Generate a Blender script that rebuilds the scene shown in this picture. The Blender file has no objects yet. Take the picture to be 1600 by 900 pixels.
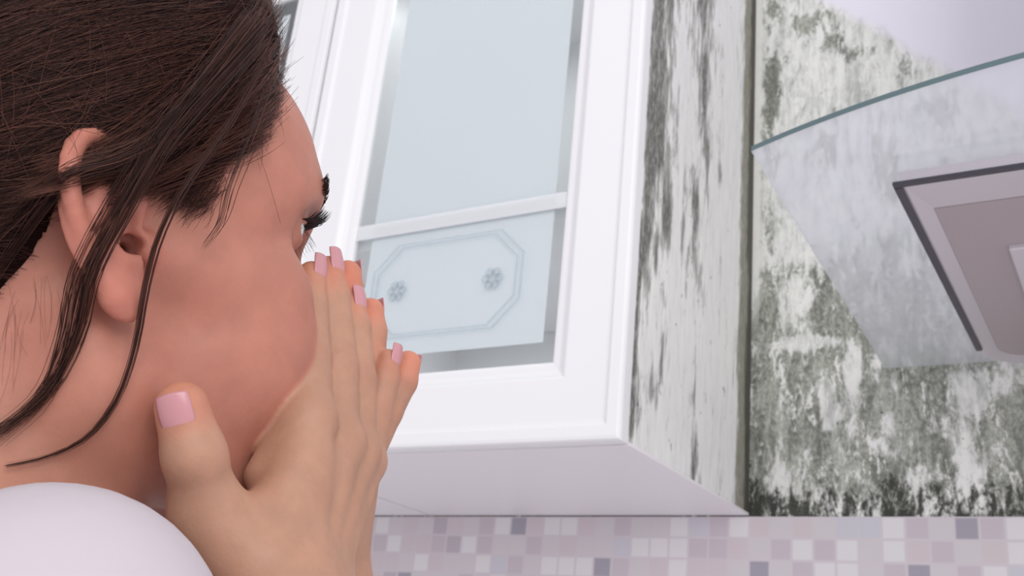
import bpy, bmesh, math, random
import numpy as np
from mathutils import Matrix, Vector

random.seed(7); rng = np.random.default_rng(7)
sc = bpy.context.scene

# ------------------------------------------------------------------ camera
CAM = np.array([0.0, 0.0, 1.27])
FPX = 1665.7
RIGHT = np.array([0.85988453, 0.50153618, 0.09518436])
UP = np.array([0.10690480, -0.35923913, 0.92710227])
FWD = np.array([-0.49916927, 0.78702523, 0.36252079])
cam_d = bpy.data.cameras.new('camera'); cam = bpy.data.objects.new('camera', cam_d)
sc.collection.objects.link(cam); sc.camera = cam
cam.matrix_world = Matrix(((RIGHT[0], UP[0], -FWD[0], CAM[0]), (RIGHT[1], UP[1], -FWD[1], CAM[1]),
                           (RIGHT[2], UP[2], -FWD[2], CAM[2]), (0, 0, 0, 1)))
cam_d.sensor_width = 36.0; cam_d.lens = FPX / 1600 * 36; cam_d.clip_start = 0.01
cam_d.dof.use_dof = True; cam_d.dof.focus_distance = 0.41; cam_d.dof.aperture_fstop = 27

# ------------------------------------------------------------------ world, lights, exposure
w = bpy.data.worlds.new('world'); sc.world = w; w.use_nodes = True
nt = w.node_tree; nt.nodes.clear()
o_ = nt.nodes.new('ShaderNodeOutputWorld'); bg = nt.nodes.new('ShaderNodeBackground')
tc = nt.nodes.new('ShaderNodeTexCoord'); sx = nt.nodes.new('ShaderNodeSeparateXYZ')
cr = nt.nodes.new('ShaderNodeValToRGB'); mr = nt.nodes.new('ShaderNodeMapRange')
mr.inputs[1].default_value = -1; mr.inputs[2].default_value = 1
nt.links.new(tc.outputs['Generated'], sx.inputs[0]); nt.links.new(sx.outputs[2], mr.inputs[0])
nt.links.new(mr.outputs[0], cr.inputs[0]); nt.links.new(cr.outputs[0], bg.inputs[0]); nt.links.new(bg.outputs[0], o_.inputs[0])
cr.color_ramp.elements[0].position = 0.25; cr.color_ramp.elements[0].color = (0.84, 0.80, 0.84, 1)
cr.color_ramp.elements[1].position = 0.75; cr.color_ramp.elements[1].color = (1.0, 1.0, 1.03, 1)
bg.inputs[1].default_value = 0.93

def area(name, loc, target, size, power, color=(1, 1, 1)):
    l = bpy.data.lights.new(name, 'AREA'); l.shape = 'RECTANGLE'; l.size, l.size_y = size; l.energy = power; l.color = color
    o = bpy.data.objects.new(name, l); sc.collection.objects.link(o); o.location = loc
    o.rotation_euler = (Vector(target) - Vector(loc)).to_track_quat('-Z', 'Y').to_euler(); return o
area('window_daylight', (1.5, -1.2, 2.2), (-0.4, 0.7, 1.5), (1.4, 1.6), 34, (1.0, 0.99, 0.97))
area('cabinet_fill', (-0.63, 1.0, 2.195), (-0.63, 0.98, 1.5), (0.3, 0.05), 0.5)  # unseen fill lamp added to brighten the inside of the cabinet
area('cabinet_fill', (-0.63, 1.0, 1.742), (-0.63, 0.98, 1.5), (0.3, 0.05), 0.35)  # second added fill lamp, for the space under the shelf
vs = sc.view_settings; vs.view_transform = 'Standard'; vs.look = 'None'; vs.gamma = 1; vs.use_curve_mapping = False
vs.exposure = 0.0

# ------------------------------------------------------------------ helpers
def newmat(name):
    m = bpy.data.materials.new(name); m.use_nodes = True
    n = m.node_tree; return m, n, n.nodes['Principled BSDF']
def plain(name, col, rough=0.5, metal=0.0, **kw):
    m, n, b = newmat(name)
    b.inputs['Base Color'].default_value = (*col, 1); b.inputs['Roughness'].default_value = rough
    b.inputs['Metallic'].default_value = metal
    for k, v in kw.items(): b.inputs[k.replace('_', ' ')].default_value = v
    return m
class G:
    """tiny node-graph helper"""
    def __init__(s, nt): s.nt = nt
    def n(s, t, **kw):
        d = s.nt.nodes.new(t)
        for k, v in kw.items(): setattr(d, k, v)
        return d
    def put(s, sock, v):
        if hasattr(v, 'is_output'): s.nt.links.new(v, sock)
        elif v is not None: sock.default_value = v
    def math(s, op, a, b=None, c=None, clamp=False):
        d = s.n('ShaderNodeMath', operation=op, use_clamp=clamp); s.put(d.inputs[0], a); s.put(d.inputs[1], b)
        if c is not None: s.put(d.inputs[2], c)
        return d.outputs[0]
    def noise(s, vec, scale, detail=6, rough=0.6, dist=0.0, stretch=None):
        if stretch:
            m = s.n('ShaderNodeMapping'); s.put(m.inputs[0], vec); m.inputs['Scale'].default_value = stretch; vec = m.outputs[0]
        d = s.n('ShaderNodeTexNoise'); s.put(d.inputs['Vector'], vec); d.inputs['Scale'].default_value = scale
        d.inputs['Detail'].default_value = detail; d.inputs['Roughness'].default_value = rough; d.inputs['Distortion'].default_value = dist
        return d.outputs[0]
    def ramp(s, v, lo, hi, a=0.0, b=1.0):
        d = s.n('ShaderNodeMapRange'); d.interpolation_type = 'SMOOTHSTEP'; s.put(d.inputs[0], v)
        s.put(d.inputs[1], lo); s.put(d.inputs[2], hi); d.inputs[3].default_value = a; d.inputs[4].default_value = b
        return d.outputs[0]
    def mix(s, f, a, b):
        d = s.n('ShaderNodeMix', data_type='RGBA'); s.put(d.inputs[0], f)
        s.put(d.inputs[6], (*a, 1) if isinstance(a, tuple) else a); s.put(d.inputs[7], (*b, 1) if isinstance(b, tuple) else b)
        return d.outputs[2]

def link(name, me, mat=None, parent=None, loc=None):
    o = bpy.data.objects.new(name, me); sc.collection.objects.link(o)
    if mat and me is not None: me.materials.append(mat)
    if parent: o.parent = parent
    if loc is not None: o.location = loc
    return o
def tag(o, label=None, cat=None, group=None, kind=None):
    for k, v in (('label', label), ('category', cat), ('group', group), ('kind', kind)):
        if v: o[k] = v
    return o
def obj_bm(name, bm, mat, parent=None, loc=None, smooth=False):
    me = bpy.data.meshes.new(name); bmesh.ops.recalc_face_normals(bm, faces=bm.faces); bm.to_mesh(me); bm.free()
    if smooth:
        for p in me.polygons: p.use_smooth = True
    return link(name, me, mat, parent, loc)
def add_box(bm, a, b, bev=0.0):
    a, b = Vector(a), Vector(b); r = bmesh.ops.create_cube(bm, size=1)
    for v in r['verts']:
        v.co = Vector([(a[i] + b[i]) / 2 + v.co[i] * (b[i] - a[i]) for i in range(3)])
    if bev:
        es = list({e for v in r['verts'] for e in v.link_edges})
        bmesh.ops.bevel(bm, geom=es, offset=bev, segments=3, affect='EDGES', profile=0.6)
def box(name, a, b, mat, parent=None, bev=0.0):
    bm = bmesh.new(); add_box(bm, a, b, bev); return obj_bm(name, bm, mat, parent)
def mesh_np(name, V, Fq, mat=None, parent=None, smooth=True):
    V = np.ascontiguousarray(V, np.float32); Fq = np.ascontiguousarray(Fq, np.int32)
    me = bpy.data.meshes.new(name); n, k = Fq.shape
    me.vertices.add(len(V)); me.vertices.foreach_set('co', V.ravel())
    me.loops.add(n * k); me.loops.foreach_set('vertex_index', Fq.ravel())
    me.polygons.add(n); me.polygons.foreach_set('loop_start', np.arange(0, n * k, k, dtype=np.int32))
    me.polygons.foreach_set('loop_total', np.full(n, k, np.int32))
    if smooth: me.polygons.foreach_set('use_smooth', np.ones(n, bool))
    me.update(calc_edges=True); me.validate()
    return link(name, me, mat, parent)

# ------------------------------------------------------------------ room materials
def blob(g, u, v, cu, cv, ru, rv):
    """soft elliptical patch in wall coordinates"""
    a = g.math('DIVIDE', g.math('SUBTRACT', u, cu), ru); b = g.math('DIVIDE', g.math('SUBTRACT', v, cv), rv)
    q = g.math('ADD', g.math('MULTIPLY', a, a), g.math('MULTIPLY', b, b))
    return g.math('POWER', 2.718, g.math('MULTIPLY', q, -1.0))
def addl(g, L):
    r = L[0]
    for x in L[1:]: r = g.math('ADD', r, x)
    return r

def mat_side_mould():
    m, nt, b = newmat('mouldy_white_paint'); g = G(nt)
    tc = g.n('ShaderNodeTexCoord').outputs['Object']; s = g.n('ShaderNodeSeparateXYZ'); g.put(s.inputs[0], tc)
    Y, Z = s.outputs[1], s.outputs[2]
    n1 = g.noise(tc, 16, 8, 0.68, 0.3, stretch=(1, 2.4, 0.5))
    n2 = g.noise(tc, 55, 8, 0.72, 0.3, stretch=(1, 2.4, 0.45))
    n3 = g.noise(tc, 150, 5, 0.7, 0.0, stretch=(1, 2.0, 0.55))
    bias = addl(g, [g.math('MULTIPLY', blob(g, Y, Z, cu, cv, ru, rv), k) for cu, cv, ru, rv, k in (
        (0.885, 2.02, 0.052, 0.17, 0.50), (0.897, 1.85, 0.030, 0.12, 0.52), (0.927, 1.755, 0.014, 0.05, 0.62), (0.880, 1.80, 0.018, 0.09, 0.35),
        (1.012, 2.09, 0.042, 0.11, 0.66), (1.020, 1.95, 0.019, 0.07, 0.60), (1.036, 1.87, 0.012, 0.05, 0.55), (0.995, 1.825, 0.020, 0.045, 0.50),
        (0.972, 1.76, 0.007, 0.05, 0.52), (1.008, 1.775, 0.010, 0.05, 0.58), (1.077, 1.882, 0.010, 0.022, 0.50), (0.872, 1.69, 0.018, 0.045, 0.55),
        (0.905, 1.70, 0.006, 0.03, 0.5), (1.026, 1.712, 0.017, 0.040, 0.66), (0.867, 1.615, 0.006, 0.05, 0.6), (0.868, 1.540, 0.024, 0.04, 0.62), (0.93, 1.63, 0.02, 0.04, 0.22),
        (0.912, 1.575, 0.012, 0.035, 0.58), (0.930, 1.59, 0.006, 0.03, 0.4), (1.026, 1.525, 0.013, 0.045, 0.62), (0.985, 1.69, 0.004, 0.06, 0.35), (1.02, 1.62, 0.003, 0.08, 0.25))])
    v = addl(g, [g.math('MULTIPLY', g.math('SUBTRACT', n1, 0.5), 1.7), g.math('MULTIPLY', g.math('SUBTRACT', n2, 0.5), 1.7), bias])
    soft = g.ramp(v, 0.20, 0.50)
    core = g.math('MULTIPLY', g.ramp(v, 0.44, 0.72), g.ramp(n3, 0.34, 0.56))
    paint = g.mix(g.ramp(n2, 0.35, 0.7), (0.80, 0.80, 0.785), (0.70, 0.70, 0.69))
    c = g.mix(g.math('MULTIPLY', soft, 0.70), paint, (0.20, 0.19, 0.175))
    c = g.mix(g.math("MULTIPLY", core, 0.78), c, (0.045, 0.043, 0.037))
    sp = g.math('MULTIPLY', g.ramp(g.noise(tc, 85, 3, 0.5, 0.0, stretch=(1, 1.3, 0.8)), 0.70, 0.74), 0.8)
    c = g.mix(sp, c, (0.07, 0.07, 0.06))
    # olive rotten strip against the wall
    edge = g.ramp(g.math('ADD', Y, g.math('MULTIPLY', g.math('SUBTRACT', n2, 0.5), 0.05)), 1.146, 1.158)
    oc = g.mix(g.ramp(n3, 0.35, 0.65), (0.20, 0.20, 0.155), (0.33, 0.32, 0.27))
    dk = g.ramp(g.math('ADD', Y, g.math('MULTIPLY', g.math('SUBTRACT', n1, 0.5), 0.05)), 1.174, 1.186)
    oc = g.mix(g.math('MULTIPLY', dk, 0.95), oc, (0.06, 0.055, 0.045))
    c = g.mix(edge, c, oc)
    g.put(b.inputs['Base Color'], c); b.inputs['Roughness'].default_value = 0.7
    bp = g.n('ShaderNodeBump'); bp.inputs['Strength'].default_value = 0.25; bp.inputs['Distance'].default_value = 0.002
    g.put(bp.inputs['Height'], n2); g.put(b.inputs['Normal'], bp.outputs[0]); return m

def mat_wall_mould():
    m, nt, b = newmat('mouldy_plaster'); g = G(nt)
    tc = g.n('ShaderNodeTexCoord').outputs['Object']; s = g.n('ShaderNodeSeparateXYZ'); g.put(s.inputs[0], tc)
    X, Z = s.outputs[0], s.outputs[2]
    n1 = g.noise(tc, 13, 8, 0.66, 0.5, stretch=(1.5, 1, 0.8))
    n2 = g.noise(tc, 45, 8, 0.75, 0.4, stretch=(1.6, 1, 0.7))
    n3 = g.noise(tc, 170, 5, 0.75, 0.3, stretch=(1.2, 1, 0.8))
    n4 = g.noise(tc, 28, 6, 0.7, 0.8, stretch=(2.2, 1, 0.55))
    low = g.ramp(Z, 1.86, 1.66)                         # more growth low down
    bias = addl(g, [g.math('MULTIPLY', low, 0.50)] + [g.math('MULTIPLY', blob(g, X, Z, cu, cv, ru, rv), k) for cu, cv, ru, rv, k in (
        (-0.386, 2.15, 0.012, 0.10, 0.50), (-0.376, 2.075, 0.022, 0.035, 0.50), (-0.384, 2.03, 0.012, 0.03, 0.45), (-0.320, 2.155, 0.022, 0.022, 0.50), (-0.300, 2.124, 0.018, 0.014, 0.55),
        (-0.275, 2.098, 0.020, 0.014, 0.58), (-0.248, 2.065, 0.008, 0.035, 0.50), (-0.345, 2.165, 0.02, 0.02, 0.35), (-0.389, 1.975, 0.012, 0.03, 0.5), (-0.314, 1.965, 0.018, 0.035, 0.58),
        (-0.175, 1.985, 0.022, 0.022, 0.6), (-0.251, 1.947, 0.008, 0.04, 0.5), (-0.235, 1.93, 0.008, 0.03, 0.4), (-0.286, 1.784, 0.05, 0.05, 0.45), (-0.24, 1.86, 0.012, 0.07, 0.40), (-0.205, 1.80, 0.012, 0.05, 0.3),
        (-0.388, 1.85, 0.010, 0.12, 0.35), (-0.365, 1.78, 0.03, 0.06, 0.25), (-0.395, 1.62, 0.01, 0.1, 0.3), (-0.117, 1.60, 0.03, 0.04, 0.4), (-0.27, 1.73, 0.05, 0.03, 0.3),
        (-0.34, 1.704, 0.035, 0.008, -0.85), (-0.286, 1.667, 0.008, 0.03, -0.80), (-0.314, 1.625, 0.012, 0.03, -0.75), (-0.15, 1.63, 0.03, 0.03, -0.45), (-0.355, 1.76, 0.015, 0.04, -0.35), (-0.25, 1.58, 0.03, 0.03, -0.2), (-0.17, 1.55, 0.02, 0.03, -0.45), (-0.235, 1.535, 0.03, 0.015, -0.35), (-0.37, 1.545, 0.012, 0.03, -0.35))])
    v = addl(g, [g.math('MULTIPLY', g.math('SUBTRACT', n1, 0.5), 1.8), g.math('MULTIPLY', g.math('SUBTRACT', n2, 0.5), 2.0), bias])
    grow = g.ramp(v, 0.18, 0.52)
    plaster = g.mix(g.ramp(g.math('ADD', g.math('MULTIPLY', n2, 0.6), g.math('MULTIPLY', g.noise(tc, 30, 6, 0.7, 0.4, stretch=(2.4, 1, 0.35)), 0.5)), 0.46, 0.70), (0.81, 0.82, 0.795), (0.44, 0.455, 0.43))
    n5 = g.noise(tc, 24, 6, 0.7, 0.6, stretch=(2.0, 1, 0.45))
    green = g.mix(g.ramp(g.math('ADD', g.math('MULTIPLY', n3, 0.55), g.math('MULTIPLY', n5, 0.55)), 0.44, 0.68), (0.12, 0.13, 0.105), (0.46, 0.48, 0.42))
    c = g.mix(g.math('MULTIPLY', grow, 0.92), plaster, green)
    flk = g.math('MULTIPLY', g.ramp(g.math('ADD', n4, g.math('MULTIPLY', n3, 0.45)), 0.785, 0.87), 0.85)
    c = g.mix(flk, c, (0.84, 0.85, 0.81))
    # black speckle along the foot of the wall and in the corner
    ft = g.math('ADD', g.ramp(Z, 1.565, 1.505), g.math('MULTIPLY', g.ramp(X, -0.385, -0.405), 0.45))
    sv = g.math('ADD', g.math('MULTIPLY', n2, 0.7), g.math('ADD', g.math('MULTIPLY', n3, 0.5), g.math('MULTIPLY', ft, g.math('MULTIPLY', n1, 0.30))))
    c = g.mix(g.math('MULTIPLY', g.ramp(sv, 0.69, 0.78), 0.9), c, (0.018, 0.019, 0.015))
    tiny = g.ramp(g.noise(tc, 120, 2, 0.5), 0.72, 0.75)
    c = g.mix(g.math('MULTIPLY', tiny, 0.75), c, (0.05, 0.05, 0.04))
    # highlight of the plaster edge, painted as a bright line up the corner
    cl = g.math('MULTIPLY', g.ramp(g.math('ADD', X, g.math('MULTIPLY', g.math('SUBTRACT', n2, 0.5), 0.004)), -0.396, -0.400), g.ramp(g.math('ADD', Z, g.math('MULTIPLY', n2, 0.3)), 1.86, 1.98))
    c = g.mix(g.math('MULTIPLY', cl, 0.9), c, (0.82, 0.83, 0.79))
    # clean lavender paint that the mould has not reached
    q = g.math('ADD', g.math('ADD', Z, X), g.math('MULTIPLY', g.math('SUBTRACT', n1, 0.5), 0.05))
    c = g.mix(g.ramp(q, 1.862, 1.892), c, (0.82, 0.80, 0.90))
    g.put(b.inputs['Base Color'], c); b.inputs['Roughness'].default_value = 0.85
    bp = g.n('ShaderNodeBump'); bp.inputs['Strength'].default_value = 0.35; bp.inputs['Distance'].default_value = 0.003
    g.put(bp.inputs['Height'], n2); g.put(b.inputs['Normal'], bp.outputs[0]); return m

def mat_tiles():
    m, nt, b = newmat('mosaic_tile'); g = G(nt)
    tc = g.n('ShaderNodeTexCoord').outputs['Object']; s = g.n('ShaderNodeSeparateXYZ'); g.put(s.inputs[0], tc)
    P = 0.0245
    u = g.math('DIVIDE', g.math('ADD', s.outputs[0], 0.259 + 80 * 0.0245), P); v = g.math('DIVIDE', g.math('SUBTRACT', 1.497, s.outputs[2]), P)
    fu, fv = g.math('FLOOR', u), g.math('FLOOR', v)
    cb = g.n('ShaderNodeCombineXYZ'); g.put(cb.inputs[0], fu); g.put(cb.inputs[1], fv)
    wn = g.n('ShaderNodeTexWhiteNoise', noise_dimensions='2D'); g.put(wn.inputs['Vector'], cb.outputs[0])
    r = g.n('ShaderNodeValToRGB'); g.put(r.inputs[0], wn.outputs['Value']); r.color_ramp.interpolation = 'CONSTANT'
    cols = [(0, (0.60, 0.56, 0.59)), (0.24, (0.69, 0.67, 0.69)), (0.48, (0.54, 0.48, 0.53)), (0.66, (0.60, 0.53, 0.56)), (0.80, (0.47, 0.42, 0.47)), (0.90, (0.56, 0.55, 0.61)), (0.96, (0.34, 0.32, 0.38))]
    e = r.color_ramp.elements
    for i, (p, c) in enumerate(cols):
        el = e[i] if i < 2 else e.new(p)
        el.position = p; el.color = (*c, 1)
    def edge(t):
        f = g.math('FRACT', t); d = g.math('MINIMUM', f, g.math('SUBTRACT', 1.0, f)); return g.ramp(d, 0.015, 0.10)
    k = g.math('MINIMUM', edge(u), edge(v))
    c = g.mix(k, (0.60, 0.55, 0.59), r.outputs[0])
    g.put(b.inputs['Base Color'], c); b.inputs['Roughness'].default_value = 0.3; return m

def mat_glass(name, tint, veil, amount, rough=0.02, trans=0.5):
    """clear pane: transparent + mirror by Fresnel, with a bluish veil: frosting, or reflection painted as diffuse colour"""
    m = bpy.data.materials.new(name); m.use_nodes = True; nt = m.node_tree; nt.nodes.clear(); g = G(nt)
    out = g.n('ShaderNodeOutputMaterial'); tr = g.n('ShaderNodeBsdfTransparent'); tr.inputs[0].default_value = (*tint, 1)
    gl = g.n('ShaderNodeBsdfGlossy'); gl.inputs['Roughness'].default_value = rough
    df = g.n('ShaderNodeBsdfDiffuse'); df.inputs[0].default_value = (*veil, 1)
    tl = g.n('ShaderNodeBsdfTranslucent'); tl.inputs[0].default_value = (*veil, 1)
    a = g.n('ShaderNodeMixShader'); a.inputs[0].default_value = trans; g.put(a.inputs[1], df.outputs[0]); g.put(a.inputs[2], tl.outputs[0])
    c = g.n('ShaderNodeMixShader'); c.inputs[0].default_value = amount; g.put(c.inputs[1], tr.outputs[0]); g.put(c.inputs[2], a.outputs[0])
    lw = g.n('ShaderNodeLayerWeight'); fr = g.n('ShaderNodeMapRange'); g.put(fr.inputs[0], g.math('POWER', lw.outputs['Facing'], 4.0)); fr.inputs[3].default_value = 0.04; fr.inputs[4].default_value = 0.9
    d = g.n('ShaderNodeMixShader'); g.put(d.inputs[0], fr.outputs[0]); g.put(d.inputs[1], c.outputs[0]); g.put(d.inputs[2], gl.outputs[0])
    g.put(out.inputs[0], d.outputs[0]); return m

M_SIDE = mat_side_mould(); M_WALL = mat_wall_mould(); M_TILE = mat_tiles()
M_WHITE = plain('white_lacquer', (0.83, 0.83, 0.85), 0.35)
M_UNDER = plain('pale_laminate', (0.80, 0.775, 0.80), 0.4)
M_INNER = plain('grey_white_interior', (0.78, 0.79, 0.81), 0.6)
M_PANE = mat_glass('cabinet_glass', (0.95, 0.97, 0.97), (0.75, 0.78, 0.8), 0.06)
M_FROST = mat_glass('frosted_glass', (0.93, 0.96, 0.98), (0.94, 0.95, 0.99), 0.86, 0.3, 0.05)
M_ETCH = mat_glass('etched_line', (0.9, 0.93, 0.95), (0.87, 0.885, 0.91), 0.08, 0.5, 0.05)
M_BAR = mat_glass('pale_bar', (0.97, 0.98, 1.0), (0.98, 0.98, 1.0), 0.45, 0.3, 0.05)
M_VISOR = mat_glass('visor_glass', (0.97, 0.98, 1.0), (0.90, 0.91, 0.95), 0.38)  # reflection on the visor painted as a diffuse whitish veil
M_EDGE = plain('green_glass_edge', (0.10, 0.155, 0.17), 0.15)
M_STEEL = plain('brushed_steel', (0.66, 0.62, 0.66), 0.4, 0.4)
M_TRAY = plain('mauve_steel', (0.42, 0.365, 0.38), 0.45, 0.15)
M_FILTER = plain('filter_steel', (0.66, 0.62, 0.66), 0.4, 0.3)
M_RIM = plain('dark_rim', (0.055, 0.05, 0.065), 0.4)

# ------------------------------------------------------------------ walls
tag(box('wall_back', (-2.0, 1.2, 1.497), (1.6, 1.32, 2.75), M_WALL), kind='structure')
tag(box('trim_1', (-2.0, 1.198, 0.90), (1.6, 1.32, 1.497), M_TILE), 'pale lilac mosaic tile backsplash below the wall cabinets and the mouldy wall', kind='structure')

tag(box('wall_left', (-2.1, -1.5, 0.0), (-2.0, 1.32, 2.75), M_WHITE), kind='structure')

# ------------------------------------------------------------------ wall cabinets
YF, ZB, ZT = 0.845, 1.4985, 2.225
def door_frame(name, x0, x1, z0, z1, parent):
    prof = [(0.001, 0.021), (0.0, 0.004), (0.0012, 0.001), (0.004, 0.0), (0.0135, 0.0), (0.0155, 0.0012), (0.0175, 0.003), (0.020, 0.0035), (0.062, 0.0035),
            (0.0645, 0.0045), (0.068, 0.0085), (0.073, 0.0115), (0.0785, 0.012), (0.0815, 0.013), (0.083, 0.016), (0.083, 0.021)]
    bm = bmesh.new(); rings = []
    for i, d in prof:
        rings.append([bm.verts.new((x, YF + d, z)) for x, z in ((x0 + i, z0 + i), (x1 - i, z0 + i), (x1 - i, z1 - i), (x0 + i, z1 - i))])
    rings.append(rings[0])
    for a, c in zip(rings, rings[1:]):
        for k in range(4): bm.faces.new((a[k], a[(k + 1) % 4], c[(k + 1) % 4], c[k]))
    o = obj_bm(name, bm, M_WHITE, parent)
    return o
def poly_ring(pts, wd, y, th, bm):
    n = len(pts); c = Vector((sum(p[0] for p in pts) / n, sum(p[1] for p in pts) / n))
    def inn(p):
        d = Vector(p) - c; return c + d * (1 - wd / d.length)
    A = [bm.verts.new((p[0], y, p[1])) for p in pts]; B = [bm.verts.new((inn(p)[0], y, inn(p)[1])) for p in pts]
    C = [bm.verts.new((p[0], y + th, p[1])) for p in pts]; D = [bm.verts.new((inn(p)[0], y + th, inn(p)[1])) for p in pts]
    for k in range(n):
        j = (k + 1) % n
        for q in ((A[k], A[j], B[j], B[k]), (C[k], C[j], D[j], D[k]), (A[k], A[j], C[j], C[k]), (B[k], B[j], D[j], D[k])): bm.faces.new(q)
def cabinet(x0, x1, label, side_mat):
    root = link('wall_cabinet', None, loc=((x0 + x1) / 2, 1.02, ZB))
    tag(root, label, 'cabinet', 'white glass fronted wall cabinets')
    off = Vector(root.location)
    def part(name, a, c, mat, parent=root, bev=0.0):
        o = box(name, a, c, mat, None, bev); o.parent = parent
        if parent is root: o.location = -off
        return o
    yb = 1.1985; t = 0.016; yc = YF + 0.022
    part('side_panel', (x0, yc, ZB + 0.003), (x0 + t, yb, ZT), M_WHITE)
    s = part('side_panel', (x1 - t, yc - 0.001, ZB + 0.003), (x1, yb, ZT), side_mat)
    if side_mat is M_SIDE: s['label'] = 'side panel with black mould streaks and peeling paint'
    part('bottom_panel', (x0, yc, ZB), (x1, yb, ZB + 0.0029), M_UNDER)
    part('top_panel', (x0 + t, yc, ZT - t), (x1 - t, yb, ZT), M_WHITE)
    part('back_panel', (x0 + t, yb - 0.012, ZB + t), (x1 - t, yb - 0.001, ZT - t), M_INNER)
    part('shelf', (x0 + t, yc + 0.008, 1.744), (x1 - t, yb - 0.014, 1.762), M_WHITE, bev=0.001)
    d = door_frame('door', x0 + 0.0015, x1, ZB + 0.0005, ZT, root); d.location = -off
    part('glass_pane', (x0 + 0.078, YF + 0.0165, ZB + 0.078), (x1 - 0.078, YF + 0.0195, ZT - 0.078), M_PANE, d)
    part('glazing_bar', (x0 + 0.0832, YF + 0.0155, 1.750), (x1 - 0.0832, YF + 0.0163, 1.768), M_BAR, d)
    bm = bmesh.new(); add_box(bm, (x0 + 0.106, YF + 0.0197, ZB + 0.107), (x1 - 0.099, YF + 0.0203, ZT - 0.105))
    f = obj_bm('frosted_panel', bm, M_FROST, d)
    bm = bmesh.new(); xc, zc = (x0 + x1) / 2 - 0.005, ZB + 0.182
    for sc_ in (1.0, 0.93):
        W, H, K = 0.098 * sc_, 0.056 * sc_, 0.03
        poly_ring([(xc - W, zc - H + K), (xc - W + K, zc - H), (xc + W - K, zc - H), (xc + W, zc - H + K), (xc + W, zc + H - K), (xc + W - K, zc + H), (xc - W + K, zc + H), (xc - W, zc + H - K)], 0.0022, YF + 0.0160, 0.0004, bm)
    for sx_ in (-1, 1):
        for a in range(6):
            an = a * math.pi / 3; cx, cz = xc + sx_ * 0.062 + 0.008 * math.cos(an), zc + 0.008 * math.sin(an)
            poly_ring([(cx + 0.0055 * math.cos(q * math.pi / 4), cz + 0.0055 * math.sin(q * math.pi / 4)) for q in range(8)], 0.0030, YF + 0.0160, 0.0004, bm)
    obj_bm('etched_ornament', bm, M_ETCH, d)
    return root
cabinet(-0.850, -0.407, 'white wall cabinet with frosted glass door and mould stained right side, beside the bare wall', M_SIDE)
cabinet(-1.296, -0.853, 'white wall cabinet mostly hidden behind the head of the person, left of the mouldy cabinet', M_WHITE)

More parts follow.
